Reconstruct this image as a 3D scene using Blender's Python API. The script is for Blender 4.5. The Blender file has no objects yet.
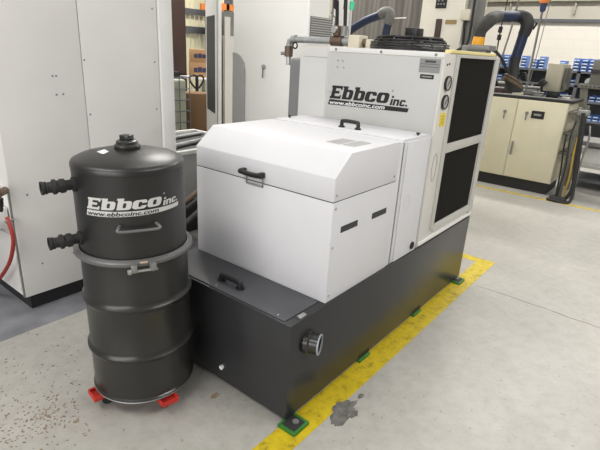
import bpy, bmesh, math, random
from mathutils import Vector, Matrix
C = bpy.context.scene.collection
scene = bpy.context.scene
PI = math.pi
random.seed(7)

# ------------------------------------------------------------------ camera
F_PX, YAW, PITCH, ROLL = 479.53, 0.6537, -0.3505, 0.0588
fw = Vector((math.cos(YAW)*math.cos(PITCH), math.sin(YAW)*math.cos(PITCH), math.sin(PITCH)))
rt = Vector((math.sin(YAW), -math.cos(YAW), 0))
up = rt.cross(fw)
r2 = math.cos(ROLL)*rt + math.sin(ROLL)*up
u2 = -math.sin(ROLL)*rt + math.cos(ROLL)*up
cd = bpy.data.cameras.new('camera')
cd.sensor_width = 36; cd.lens = F_PX/600*36; cd.clip_end = 200
co = bpy.data.objects.new('camera', cd); C.objects.link(co)
M = Matrix((r2, u2, -fw)).transposed().to_4x4()
M.translation = Vector((-1.3977, -1.0866, 1.6351))
co.matrix_world = M
scene.camera = co

# ------------------------------------------------------------------ world, lamps, exposure
scene.view_settings.view_transform = 'Standard'
scene.view_settings.look = 'None'
scene.view_settings.gamma = 1
scene.view_settings.use_curve_mapping = False
scene.view_settings.exposure = 0.0
w = bpy.data.worlds.new('hall_light'); scene.world = w; w.use_nodes = True
nt = w.node_tree; nt.nodes.clear()
tc = nt.nodes.new('ShaderNodeTexCoord'); sp = nt.nodes.new('ShaderNodeSeparateXYZ')
mr = nt.nodes.new('ShaderNodeMapRange'); cr = nt.nodes.new('ShaderNodeValToRGB')
bg = nt.nodes.new('ShaderNodeBackground'); ow = nt.nodes.new('ShaderNodeOutputWorld')
nt.links.new(tc.outputs['Generated'], sp.inputs[0]); nt.links.new(sp.outputs['Z'], mr.inputs['Value'])
mr.inputs['From Min'].default_value = -0.2; mr.inputs['From Max'].default_value = 1.0
nt.links.new(mr.outputs[0], cr.inputs[0])
cr.color_ramp.elements[0].position = 0.1; cr.color_ramp.elements[0].color = (0.10, 0.10, 0.105, 1)
cr.color_ramp.elements[1].position = 0.75; cr.color_ramp.elements[1].color = (0.92, 0.91, 0.88, 1)
e_ = cr.color_ramp.elements.new(.24); e_.color = (.50, .50, .505, 1)
nt.links.new(cr.outputs[0], bg.inputs[0]); bg.inputs[1].default_value = 0.50
nt.links.new(bg.outputs[0], ow.inputs[0])

def lamp(name, loc, size, power, col=(1, .97, .92), rot=(0, 0, 0)):
    l = bpy.data.lights.new(name, 'AREA'); l.shape = 'RECTANGLE'
    l.size, l.size_y = size; l.energy = power; l.color = col
    o = bpy.data.objects.new(name, l); C.objects.link(o); o.location = loc; o.rotation_euler = rot
    return o
lamp('ceiling_lamp', (2.2, -4.4, 5.0), (5.0, 0.5), 290)
lamp('ceiling_lamp', (3.2, 1.6, 5.6), (5.0, 0.5), 85)
lamp('ceiling_lamp', (-3.4, 1.2, 5.4), (1.2, 4.0), 185)
lamp('added_fill_light', (-7.0, -1.5, 2.8), (3.0, 7.0), 330, (1, .98, .96), (0, -PI/2, 0))  # added fill behind the camera, lifts the faces turned towards it
lamp('ceiling_lamp', (8.5, 0.8, 5.8), (0.6, 6.0), 500)
lamp('ceiling_lamp', (4.6, 5.6, 5.8), (4.0, 0.6), 520)

# ------------------------------------------------------------------ materials
def new_mat(name):
    m = bpy.data.materials.new(name); m.use_nodes = True
    return m, m.node_tree, m.node_tree.nodes['Principled BSDF']
def mat(name, col, rough=0.5, metal=0.0, noise=0.06, scale=6.0, bump=0.0, spec=0.5, emit=None):
    m, t, b = new_mat(name)
    b.inputs['Roughness'].default_value = rough; b.inputs['Metallic'].default_value = metal
    b.inputs['Specular IOR Level'].default_value = spec
    co_ = t.nodes.new('ShaderNodeTexCoord')
    n = t.nodes.new('ShaderNodeTexNoise'); n.inputs['Scale'].default_value = scale; n.inputs['Detail'].default_value = 4
    t.links.new(co_.outputs['Object'], n.inputs['Vector'])
    r = t.nodes.new('ShaderNodeValToRGB')
    k0, k1 = 1-noise, 1+noise
    r.color_ramp.elements[0].position = .3; r.color_ramp.elements[1].position = .7
    r.color_ramp.elements[0].color = (col[0]*k0, col[1]*k0, col[2]*k0, 1)
    r.color_ramp.elements[1].color = (min(1, col[0]*k1), min(1, col[1]*k1), min(1, col[2]*k1), 1)
    t.links.new(n.outputs[0], r.inputs[0]); t.links.new(r.outputs[0], b.inputs['Base Color'])
    if bump:
        bp = t.nodes.new('ShaderNodeBump'); bp.inputs['Strength'].default_value = bump; bp.inputs['Distance'].default_value = .004
        n2 = t.nodes.new('ShaderNodeTexNoise'); n2.inputs['Scale'].default_value = scale*20
        t.links.new(co_.outputs['Object'], n2.inputs['Vector'])
        t.links.new(n2.outputs[0], bp.inputs['Height']); t.links.new(bp.outputs[0], b.inputs['Normal'])
    if emit:
        b.inputs['Emission Color'].default_value = (*col, 1); b.inputs['Emission Strength'].default_value = emit
    return m

WHITE = mat('white_powder_coat', (.655, .655, .68), .55, noise=.015, bump=.03, spec=.3)
OFFW = mat('off_white_steel', (.64, .625, .585), .5, noise=.03, scale=2)
LMW = mat('aged_white_panel', (.71, .70, .68), .5, noise=.05, scale=1.6)
POSTW = mat('pale_white_post', (.74, .74, .72), .5, noise=.02)
DGREY = mat('dark_grey_paint', (.022, .022, .0205), .28, noise=.10, scale=3, bump=.03)
TANKG = mat('charcoal_tank_paint', (.0225, .023, .0255), .30, noise=.10, scale=2.5, bump=.04)
LIDG = mat('tank_lid_paint', (.062, .064, .072), .38, noise=.08, scale=5)
BLACK = mat('black_plastic', (.012, .012, .013), .42)
RUBBER = mat('black_rubber', (.018, .018, .018), .7)
STEEL = mat('zinc_steel', (.46, .46, .45), .38, metal=.85)
DSTEEL = mat('dull_grey_metal', (.25, .25, .24), .5, metal=.5)
GALV = mat('galvanised_pipe', (.42, .43, .44), .38, metal=.6, noise=.15, scale=20)
BRASS = mat('brown_brass', (.17, .12, .085), .5, metal=.5)
RED = mat('red_paint', (.50, .030, .018), .5, noise=.15, scale=14)
REDHOSE = mat('red_hose', (.30, .03, .022), .5)
GREEN = mat('green_pad', (.025, .15, .02), .5, noise=.2, scale=30)
YELLOW = mat('yellow_sticker', (.75, .58, .05), .5)
GREYLBL = mat('grey_label', (.27, .27, .27), .4)
INK = mat('black_ink', (.008, .008, .009), .55, noise=0)
LOGOW = mat('white_print', (.55, .55, .53), .5, noise=.01)
LOGOW2 = mat('bright_white_print', (.8, .8, .8), .5, noise=.01)
CREAM = mat('cream_cabinet_paint', (.62, .58, .43), .5, noise=.03)
CREAM2 = mat('cream_plastic', (.62, .58, .46), .55, noise=.04)
MONB = mat('beige_monitor_plastic', (.36, .34, .26), .6)
TRIMB = mat('black_base', (.014, .014, .015), .6)
CARD = mat('cardboard', (.36, .21, .10), .8, noise=.06, scale=4)
CARD2 = mat('brown_cardboard', (.15, .085, .04), .8, noise=.06, scale=4)
PRINT = mat('navy_print', (.03, .03, .07), .7)
BROWN = mat('brown_paint', (.055, .03, .025), .6)
ORANGE = mat('orange_paint', (.70, .22, .05), .5)
BLUEHOSE = mat('blue_hose', (.010, .021, .062), .5, noise=.12, scale=20)
GREYHOSE = mat('grey_hose', (.04, .04, .037), .7, noise=.25, scale=20)
ELBOW = mat('pale_grey_elbow', (.15, .15, .14), .6, noise=.15, scale=20)
DARKHOSE = mat('dark_hose', (.02, .021, .022), .6, noise=.2, scale=15)
HOODB = mat('brown_hood', (.11, .075, .045), .6, noise=.2, scale=15)
COLLAR = mat('amber_collar', (.80, .38, .02), .45)
BLUEBIN = mat('blue_bin', (.09, .22, .58), .45)
BINLBL = mat('white_bin_label', (.75, .78, .82), .5)
RACKG = mat('rack_grey', (.10, .105, .115), .55)
FRAMEG = mat('bench_grey_green', (.14, .137, .115), .55, noise=.1)
STRIP = mat('yellow_strip', (.80, .68, .30), .5)
PLAST = mat('translucent_plastic', (.30, .32, .26), .5)
CURT = mat('strip_curtain', (.70, .66, .46), .4)
GREENL = mat('green_lamp_lens', (.05, .75, .38), .3)
CHIP = mat('wood_chip', (.27, .20, .135), .9, noise=.3, scale=60)
STAIN = mat('dark_oil_stain', (.14, .135, .125), .55, noise=.4, scale=25)
GLASSD = mat('dark_window', (.03, .03, .032), .6)
SHADEG = mat('grey_shade', (.40, .40, .39), .5)
YHOSE = mat('yellow_hose', (.50, .33, .04), .5)
GALV_ROD = mat('grey_rod', (.16, .155, .145), .5)
DIAL = mat('dial_face', (.42, .42, .40), .4)

def grille_mat():
    m, t, b = new_mat('coil_fins')
    co_ = t.nodes.new('ShaderNodeTexCoord')
    wv = t.nodes.new('ShaderNodeTexWave'); wv.bands_direction = 'Z'; wv.inputs['Scale'].default_value = 40
    wv.inputs['Distortion'].default_value = .4
    t.links.new(co_.outputs['Object'], wv.inputs['Vector'])
    r = t.nodes.new('ShaderNodeValToRGB')
    r.color_ramp.elements[0].color = (.004, .0038, .0032, 1); r.color_ramp.elements[1].color = (.016, .0145, .012, 1)
    t.links.new(wv.outputs[0], r.inputs[0]); t.links.new(r.outputs[0], b.inputs['Base Color'])
    b.inputs['Roughness'].default_value = .9; b.inputs['Specular IOR Level'].default_value = .15
    return m
FINS = grille_mat()

def floor_mat():
    m, t, b = new_mat('sealed_concrete')
    co_ = t.nodes.new('ShaderNodeTexCoord')
    def noise(scale, detail=6, rough=.6):
        n = t.nodes.new('ShaderNodeTexNoise'); n.inputs['Scale'].default_value = scale
        n.inputs['Detail'].default_value = detail; n.inputs['Roughness'].default_value = rough
        t.links.new(co_.outputs['Object'], n.inputs['Vector']); return n
    def ramp(src, a, ca, bb, cb):
        r = t.nodes.new('ShaderNodeValToRGB')
        r.color_ramp.elements[0].position = a; r.color_ramp.elements[1].position = bb
        r.color_ramp.elements[0].color = (*ca, 1); r.color_ramp.elements[1].color = (*cb, 1)
        t.links.new(src.outputs[0], r.inputs[0]); return r
    def mul(x, y, f):
        mx = t.nodes.new('ShaderNodeMixRGB'); mx.blend_type = 'MULTIPLY'; mx.inputs[0].default_value = f
        t.links.new(x.outputs[0], mx.inputs[1]); t.links.new(y.outputs[0], mx.inputs[2]); return mx
    base = ramp(noise(.9), .3, (.335, .327, .303), .7, (.44, .431, .396))
    fine = ramp(noise(14, 8, .7), .3, (.80, .79, .77), .6, (1, 1, 1))
    spots = ramp(noise(34, 3, .6), .28, (.50, .46, .42), .36, (1, 1, 1))
    x = mul(mul(base, fine, .8), spots, .75)
    t.links.new(x.outputs[0], b.inputs['Base Color'])
    rr = t.nodes.new('ShaderNodeMapRange'); rr.inputs['To Min'].default_value = .26; rr.inputs['To Max'].default_value = .5
    t.links.new(noise(3).outputs[0], rr.inputs[0]); t.links.new(rr.outputs[0], b.inputs['Roughness'])
    b.inputs['Specular IOR Level'].default_value = .45
    return m
FLOOR = floor_mat()
GFLOOR = mat('grey_floor_paint', (.20, .205, .225), .35, noise=.25, scale=5)

def tape_mat():
    m, t, b = new_mat('worn_yellow_paint')
    co_ = t.nodes.new('ShaderNodeTexCoord')
    n = t.nodes.new('ShaderNodeTexNoise'); n.inputs['Scale'].default_value = 16; n.inputs['Detail'].default_value = 8
    n.inputs['Roughness'].default_value = .7
    t.links.new(co_.outputs['Object'], n.inputs['Vector'])
    r = t.nodes.new('ShaderNodeValToRGB')
    e = r.color_ramp.elements
    e[0].position = .30; e[0].color = (.14, .105, .02, 1); e[1].position = .46; e[1].color = (.50, .375, .012, 1)
    k = e.new(.75); k.color = (.66, .51, .02, 1)
    t.links.new(n.outputs[0], r.inputs[0]); t.links.new(r.outputs[0], b.inputs['Base Color'])
    b.inputs['Roughness'].default_value = .42
    return m
TAPE = tape_mat()

def block_mat():
    m, t, b = new_mat('painted_block_wall')
    co_ = t.nodes.new('ShaderNodeTexCoord')
    mp = t.nodes.new('ShaderNodeMapping'); mp.inputs['Rotation'].default_value = (PI/2, 0, PI/2)
    t.links.new(co_.outputs['Object'], mp.inputs['Vector'])
    br = t.nodes.new('ShaderNodeTexBrick')
    br.inputs['Color1'].default_value = (.80, .76, .68, 1); br.inputs['Color2'].default_value = (.78, .74, .66, 1)
    br.inputs['Mortar'].default_value = (.75, .71, .63, 1); br.inputs['Scale'].default_value = 1.0
    br.inputs['Brick Width'].default_value = .4; br.inputs['Row Height'].default_value = .2; br.inputs['Mortar Size'].default_value = .008
    sx = t.nodes.new('ShaderNodeSeparateXYZ'); cx = t.nodes.new('ShaderNodeCombineXYZ')
    t.links.new(co_.outputs['Object'], sx.inputs[0])
    t.links.new(sx.outputs['Y'], cx.inputs['X']); t.links.new(sx.outputs['Z'], cx.inputs['Y'])
    t.links.new(cx.outputs[0], br.inputs['Vector'])
    t.links.new(br.outputs['Color'], b.inputs['Base Color']); b.inputs['Roughness'].default_value = .7
    return m
BLOCK = block_mat()
UPWALL = mat('beige_wall_sheet', (.50, .47, .40), .7, noise=.04, scale=1)
def corr_mat():
    m, t, b = new_mat('brown_grey_curtain')
    co_ = t.nodes.new('ShaderNodeTexCoord')
    wv = t.nodes.new('ShaderNodeTexWave'); wv.bands_direction = 'Y'; wv.inputs['Scale'].default_value = 3
    wv.inputs['Distortion'].default_value = 1.5
    t.links.new(co_.outputs['Object'], wv.inputs['Vector'])
    r = t.nodes.new('ShaderNodeValToRGB')
    r.color_ramp.elements[0].color = (.10, .095, .085, 1); r.color_ramp.elements[1].color = (.14, .13, .115, 1)
    t.links.new(wv.outputs[0], r.inputs[0]); t.links.new(r.outputs[0], b.inputs['Base Color'])
    b.inputs['Roughness'].default_value = .7
    return m
CORR = corr_mat()

# ------------------------------------------------------------------ mesh helpers
class MB:
    def __init__(s): s.bm = bmesh.new()
    def _mi(s, n0, mi):
        if mi:
            s.bm.faces.ensure_lookup_table()
            for f in list(s.bm.faces)[n0:]: f.material_index = mi
    def box(s, x0, x1, y0, y1, z0, z1, bev=0.0, mi=0, rot=None, seg=2):
        t = bmesh.new()
        bmesh.ops.create_cube(t, size=1)
        bmesh.ops.scale(t, vec=(abs(x1-x0), abs(y1-y0), abs(z1-z0)), verts=t.verts)
        if bev: bmesh.ops.bevel(t, geom=list(t.edges), offset=bev, segments=seg, affect='EDGES', profile=.5)
        c = Vector(((x0+x1)/2, (y0+y1)/2, (z0+z1)/2))
        if rot is not None: bmesh.ops.rotate(t, cent=(0, 0, 0), matrix=rot, verts=t.verts)
        bmesh.ops.translate(t, vec=c, verts=t.verts)
        s.merge(t, mi); return s
    def merge(s, t, mi=0):
        vm = {}
        for v in t.verts: vm[v] = s.bm.verts.new(v.co)
        for f in t.faces:
            try:
                nf = s.bm.faces.new([vm[v] for v in f.verts]); nf.material_index = mi
            except ValueError: pass
        t.free()
    def tube(s, pts, r, seg=10, mi=0, smooth=0, caps=True, closed=False):
        pts = [Vector(p) for p in pts]
        rs = list(r) if isinstance(r, (list, tuple)) else [r]*len(pts)
        if smooth:
            P, R = [], []
            n = len(pts)
            for i in range(n if closed else n-1):
                g = lambda k: pts[k % n] if closed else pts[max(0, min(n-1, k))]
                p0, p1, p2, p3 = g(i-1), g(i), g(i+1), g(i+2)
                for k in range(smooth):
                    t = k/smooth
                    P.append(.5*((2*p1)+(p2-p0)*t+(2*p0-5*p1+4*p2-p3)*t*t+(3*p1-p0-3*p2+p3)*t**3))
                    R.append(rs[i]+(rs[(i+1) % n]-rs[i])*t)
            if not closed: P.append(pts[-1]); R.append(rs[-1])
            pts, rs = P, R
        n = len(pts); rings = []
        nrm = None
        for i, p in enumerate(pts):
            a = pts[(i-1) % n] if (closed or i > 0) else p
            b = pts[(i+1) % n] if (closed or i < n-1) else p
            d = (b-a).normalized()
            if nrm is None:
                nrm = d.orthogonal().normalized()
            nrm = (nrm - d*nrm.dot(d)).normalized()
            bn = d.cross(nrm)
            rings.append([s.bm.verts.new(p+rs[i]*(math.cos(2*PI*k/seg)*nrm+math.sin(2*PI*k/seg)*bn)) for k in range(seg)])
        m = n if closed else n-1
        for i in range(m):
            A, B = rings[i], rings[(i+1) % n]
            for k in range(seg):
                f = s.bm.faces.new((A[k], A[(k+1) % seg], B[(k+1) % seg], B[k])); f.material_index = mi
        if caps and not closed:
            f = s.bm.faces.new(rings[0][::-1]); f.material_index = mi
            f = s.bm.faces.new(rings[-1]); f.material_index = mi
        return s
    def lathe(s, prof, c=(0, 0), seg=64, mi=0, axis='Z', org=None):
        # prof: list of (r, h); axis direction vector or 'Z'
        if axis == 'Z':
            o = Vector((c[0], c[1], 0)); d = Vector((0, 0, 1)); a = Vector((1, 0, 0)); b = Vector((0, 1, 0))
        else:
            o = Vector(org); d = Vector(axis).normalized(); a = d.orthogonal().normalized(); b = d.cross(a)
        rings = []
        for r, h in prof:
            if r < 1e-6: rings.append([s.bm.verts.new(o+d*h)])
            else: rings.append([s.bm.verts.new(o+d*h+r*(math.cos(2*PI*k/seg)*a+math.sin(2*PI*k/seg)*b)) for k in range(seg)])
        for A, B in zip(rings, rings[1:]):
            for k in range(seg):
                k2 = (k+1) % seg
                if len(A) == 1 and len(B) == 1: continue
                if len(A) == 1: vs = (A[0], B[k2], B[k])
                elif len(B) == 1: vs = (A[k], A[k2], B[0])
                else: vs = (A[k], A[k2], B[k2], B[k])
                f = s.bm.faces.new(vs); f.material_index = mi
        return s
    def prism(s, poly, axis, a, b, mi=0):
        # poly 2-D in the two other axes order; extruded along axis from a to b
        def P(u, v, h):
            return {'x': (h, u, v), 'y': (u, h, v), 'z': (u, v, h)}[axis]
        A = [s.bm.verts.new(P(u, v, a)) for u, v in poly]; B = [s.bm.verts.new(P(u, v, b)) for u, v in poly]
        n = len(poly)
        fs = [s.bm.faces.new(A[::-1]), s.bm.faces.new(B)]
        for k in range(n): fs.append(s.bm.faces.new((A[k], A[(k+1) % n], B[(k+1) % n], B[k])))
        for f in fs: f.material_index = mi
        return s

WORLD = {}
def link(name, me, parent=None, origin=None):
    o = bpy.data.objects.new(name, me); C.objects.link(o)
    base = Vector((0, 0, 0))
    if parent is not None:
        o.parent = parent; base = WORLD[parent]
    if origin is None: origin = base
    origin = Vector(origin)
    if me is not None:
        me.transform(Matrix.Translation(-origin))
    o.location = origin-base
    WORLD[o] = origin
    return o
def build(name, mb, mats, parent=None, origin=None, sharp=35):
    bm = mb.bm if isinstance(mb, MB) else mb
    bmesh.ops.recalc_face_normals(bm, faces=bm.faces)
    me = bpy.data.meshes.new(name); bm.to_mesh(me); bm.free()
    for m in (mats if isinstance(mats, (list, tuple)) else [mats]): me.materials.append(m)
    me.polygons.foreach_set('use_smooth', [True]*len(me.polygons))
    me.set_sharp_from_angle(angle=math.radians(sharp))
    return link(name, me, parent, origin)
def tag(o, label=None, cat=None, group=None, kind=None):
    if label: o['label'] = label
    if cat: o['category'] = cat
    if group: o['group'] = group
    if kind: o['kind'] = kind
    return o
def thing(name, loc, label, cat, group=None):
    return tag(link(name, None, None, loc), label, cat, group)
def struct(name, mb, mats):
    return tag(build(name, mb, mats), kind='structure')
def copy_tree(o, dloc, label=None):
    def rec(src, par):
        c = src.copy(); C.objects.link(c)
        if par is not None: c.parent = par
        for ch in [k for k in bpy.data.objects if k.parent == src and k is not c]: rec(ch, c)
        return c
    c = rec(o, None); c.location = o.location+Vector(dloc)
    if label: c['label'] = label
    return c
def B(*a, **k): return MB().box(*a, **k)
def T(*a, **k): return MB().tube(*a, **k)

def bow_handle(parent, p0, p1, out, h, r=.010, m=BLACK, name='handle', flat=True):
    # bridge handle between two feet p0,p1 standing off by h along out
    p0, p1, out = Vector(p0), Vector(p1), Vector(out)
    d = (p1-p0).normalized()
    mb = MB()
    mb.tube([p0, p0+out*h*.75, p0+out*h+d*.012, p1+out*h-d*.012, p1+out*h*.75, p1], r, seg=10, smooth=5)
    for p in (p0, p1): mb.lathe([(0, 0), (r*1.7, 0), (r*1.7, .008), (0, .008)], axis=out, org=p, seg=12)
    return build(name, mb, m, parent)

# ---- lettering -----------------------------------------------------------
def rrect(x0, y0, x1, y1, r, n=6):
    pts = []
    for cx, cy, a0 in ((x1-r, y0+r, -90), (x1-r, y1-r, 0), (x0+r, y1-r, 90), (x0+r, y0+r, 180)):
        for k in range(n+1):
            a = math.radians(a0+90*k/n); pts.append((cx+r*math.cos(a), cy+r*math.sin(a)))
    return pts
def glyphs():
    L = []; x = 0
    def add(polys, w, gap=.06):
        nonlocal x
        for p in polys: L.append([(u+x, v) for u, v in p])
        x += w+gap
    E = [(0, 0), (1.06, 0), (1.06, .30), (.92, .30), (.92, .20), (.44, .20), (.44, .40), (.84, .40), (.84, .60), (.44, .60),
         (.44, .80), (.92, .80), (.92, .70), (1.06, .70), (1.06, 1), (0, 1), (0, .82), (.08, .82), (.08, .18), (0, .18)]
    add([E], 1.06)
    def b():
        o = [(.0, 1), (0, .84), (.08, .84), (.08, 0)] + [(p, q) for p, q in rrect(.08, 0, 1.04, .76, .22)[1:14]] + [(.46, .76), (.46, 1)]
        return [o, rrect(.46, .17, .68, .59, .09)]
    add(b(), 1.04); add(b(), 1.04)
    add([[(1.0, .28), (1.0, .2)] + rrect(0, 0, 1.0, .76, .22)[7*0:7][::-1][:1] + []] if False else
        [[(.98, .27), (.98, .18), (.93, .07), (.80, 0), (.22, 0), (.08, .05), (0, .18), (0, .58), (.08, .71), (.22, .76), (.80, .76), (.93, .70),
          (.98, .58), (.98, .47), (.62, .47), (.62, .55), (.56, .60), (.46, .60), (.40, .54), (.40, .22), (.46, .16), (.56, .16), (.62, .21), (.62, .27)]], .98)
    add([rrect(0, 0, 1.04, .76, .24), rrect(.39, .17, .65, .59, .1)], 1.04, .22)
    wE = x
    s = .68
    i_ = [[(0, 0), (.26, 0), (.26, .66), (0, .66)], [(0, .78), (.26, .78), (.26, 1.0), (0, 1.0)]]
    n_ = [[(0, 0), (.26, 0), (.26, .48), (.46, .48), (.46, 0), (.72, 0), (.72, .50), (.66, .62), (.55, .66), (0, .66)]]
    c_ = [[(.66, .22), (.66, .12), (.56, 0), (.12, 0), (0, .12), (0, .54), (.12, .66), (.56, .66), (.66, .54), (.66, .44), (.42, .44), (.42, .50), (.26, .50), (.26, .17), (.42, .17), (.42, .22)]]
    d_ = [[(0, 0), (.22, 0), (.22, .2), (0, .2)]]
    for g, wd in ((i_, .26), (n_, .72), (c_, .66), (d_, .22)):
        for p in g: L.append([(x+u*s, v*s-.10) for u, v in p])
        x += (wd+.09)*s
    return L, wE, x
def polys_mesh(polys, shear=.22):
    cu = bpy.data.curves.new('tmp', 'CURVE'); cu.dimensions = '2D'; cu.fill_mode = 'BOTH'
    for p in polys:
        s = cu.splines.new('POLY'); s.points.add(len(p)-1); s.use_cyclic_u = True
        for q, (u, v) in zip(s.points, p): q.co = (u+shear*v, v, 0, 1)
    return curve_mesh(cu)
def curve_mesh(cu):
    o = bpy.data.objects.new('tmp', cu); C.objects.link(o)
    dg = bpy.context.evaluated_depsgraph_get()
    me = bpy.data.meshes.new_from_object(o.evaluated_get(dg))
    bm = bmesh.new(); bm.from_mesh(me)
    bpy.data.objects.remove(o); bpy.data.curves.remove(cu); bpy.data.meshes.remove(me)
    return bm
def text_mesh(body, size=1.0, shear=.2, offset=0.0):
    cu = bpy.data.curves.new('tmp', 'FONT'); cu.body = body; cu.size = size; cu.shear = shear; cu.offset = offset; cu.resolution_u = 3
    return curve_mesh(cu)
def fit_bm(bm, x0, x1, y0, y1):
    xs = [v.co.x for v in bm.verts]; ys = [v.co.y for v in bm.verts]
    a, b, c, d = min(xs), max(xs), min(ys), max(ys)
    for v in bm.verts:
        v.co.x = x0+(v.co.x-a)/(b-a)*(x1-x0); v.co.y = y0+(v.co.y-c)/(d-c)*(y1-y0)
    return bm
def logo(parent, mapping, W, letter_m, bar_m, url_m, cuts=0, hs=1.0, tilt=0.0):
    """logo of total width W laid in (u,v) metres, mapped to the surface by mapping(u, v, lift)"""
    polys, wE, wx = glyphs()
    k = W*.985/(wx+.1); hgt = k
    def finish(bm, name, m, lift):
        if cuts:
            for i in range(1, cuts):
                u = -.05+(W+.1)*i/cuts
                g = list(bm.verts)+list(bm.edges)+list(bm.faces)
                bmesh.ops.bisect_plane(bm, geom=g, plane_co=(u, 0, 0), plane_no=(1, 0, 0))
        for v in bm.verts: v.co = Vector(mapping(v.co.x, v.co.y+tilt*v.co.x, lift))
        me = bpy.data.meshes.new(name); bm.to_mesh(me); bm.free(); me.materials.append(m)
        return link(name, me, parent)
    bm = polys_mesh(polys)
    for v in bm.verts: v.co.x *= k; v.co.y = v.co.y*k*hs+.27*k
    finish(bm, 'logo_lettering', letter_m, .0012)
    bar = polys_mesh([[(-.05, -.24), (wx+.08, -.24), (wx+.10, .06), (-.05, .20)]], .25)
    for v in bar.verts: v.co.x *= k; v.co.y *= k
    finish(bar, 'logo_bar', bar_m, .0012)
    t = text_mesh('www.ebbcoinc.com', 1, .2, .02)
    fit_bm(t, .06*k, (wE*.93)*k, -.19*k, .12*k)
    finish(t, 'web_address', url_m, .0022)
    r = text_mesh('\u00ae', 1, 0)
    fit_bm(r, (wE+.05)*k, (wE+.21)*k, (.27+hs*.85)*k, (.27+hs*.85+.16)*k)
    finish(r, 'registered_mark', letter_m, .0012)
    return k

# ================================================================== SETTING
struct('floor', B(-8, 13, -8, 9.3, -.12, 0), FLOOR)
struct('trim_1', B(-6, 1.2, 1.60, 6.0, 0.0, .0012), GFLOOR)
struct('wall_back', B(12, 12.2, -8, 9.3, 0, 2.59), BLOCK)
up_ = MB(); up_.box(12.02, 12.2, -8, 9.3, 2.59, 6.5)
struct('wall_back_upper', up_, UPWALL)
struct('trim_2', B(11.92, 12.02, -8, 9.3, 2.57, 2.64), RACKG)
gi = MB()
for y in (4.4, 3.0, 1.55, -.05, -1.6): gi.box(11.94, 12.02, y-.018, y+.018, 2.75, 6.4)
gi.box(11.9, 12.02, -8, 9.3, 3.02, 3.10)
struct('trim_3', gi, MONB)
struct('wall_left', B(-8, 12.2, 9.1, 9.3, 0, 6.5), OFFW)
cur = MB(); n = 60; ys = [2.2+i*(5.2/n) for i in range(n+1)]
poly = [(7.0+.03*math.sin(i*1.6), y) for i, y in enumerate(ys)]+[(7.12, ys[-1]), (7.12, ys[0])]
cur.prism(poly, 'z', 0, 5.5)
struct('wall_partition', cur, CORR)

# painted lines on the floor
def floor_line(poly, label):
    mb = MB().prism(poly, 'z', .0, .002)
    o = build('floor_line', mb, TAPE, origin=(poly[0][0], poly[0][1], 0)); return tag(o, label, 'floor marking')
lo = MB()
lo.prism([(-.62, -.12), (2.66, -.12), (2.66, .012), (-.62, .012)], 'z', 0, .002)
lo.prism([(2.56, .012), (2.66, .012), (2.66, 1.35), (2.56, 1.35)], 'z', 0, .002)
tag(build('floor_line', lo, TAPE, origin=(0, -.07, 0)), 'worn yellow floor line running along the grey tank and turning its far corner', 'floor marking')
floor_line([(5.19, -3.0), (5.25, -3.0), (5.25, 3.0), (5.19, 3.0)], 'thin yellow floor line in front of the cream cabinet in the distance')
# oil stain by the yellow line
st = MB(); rs_ = random.Random(5)
for i in range(34):
    u, v = rs_.gauss(.27, .055), rs_.gauss(-.150, .022); r = rs_.uniform(.006, .022) if i > 3 else .035
    ph = [rs_.uniform(.8, 1.2) for k in range(12)]
    st.prism([(u+r*1.5*ph[k]*math.cos(k*PI/6), v+r*.8*ph[k]*math.sin(k*PI/6)) for k in range(12)], 'z', .0, .0024+i*.00001)
tag(build('oil_stain', st, STAIN, origin=(.29, -.155, 0)), 'dark oil stain on the concrete beside the yellow line', 'stain')

ck = MB(); rc = random.Random(11); pts = []
cx_ = 2.10
for i in range(26):
    yy = -.15-i*.055; cx_ += rc.uniform(-.012, .010); pts.append((cx_, yy))
for (p, q) in zip(pts, pts[1:]):
    w_ = rc.uniform(.0015, .0045); ck.prism([(p[0]-w_, p[1]), (p[0]+w_, p[1]), (q[0]+w_, q[1]), (q[0]-w_, q[1])], 'z', 0, .0008)
tag(build('floor_crack', ck, mat('crack_dirt', (.19, .18, .165), .8), origin=(2.1, -.8, 0)), 'thin crack in the concrete floor right of the tank far corner', 'crack')

# ================================================================== COOLANT TANK
H = .5214; L = 2.1316; W = 1.0
tank = thing('coolant_tank', (L/2, W/2, 0.024), 'long low charcoal steel tank carrying the white enclosure and chiller', 'tank')
build('tank_body', B(0, L, 0, W, .0245, H, bev=.004), TANKG, tank)
lid = build('cover_plate', B(.012, .259, .045, .93, H, H+.006, bev=.002), LIDG, tank)
bow_handle(lid, (.088, .395, H+.006), (.088, .525, H+.006), (0, 0, 1), .030, .0135)
for y in (.10, .50, .88):
    build('screw', MB().lathe([(0, 0), (.006, 0), (.006, .003), (0, .004)], axis=(0, 0, 1), org=(.03, y, H+.006), seg=10), STEEL, lid)
build('latch', B(.075, .12, .008, .03, H, H+.012, bev=.003), STEEL, tank)
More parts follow.
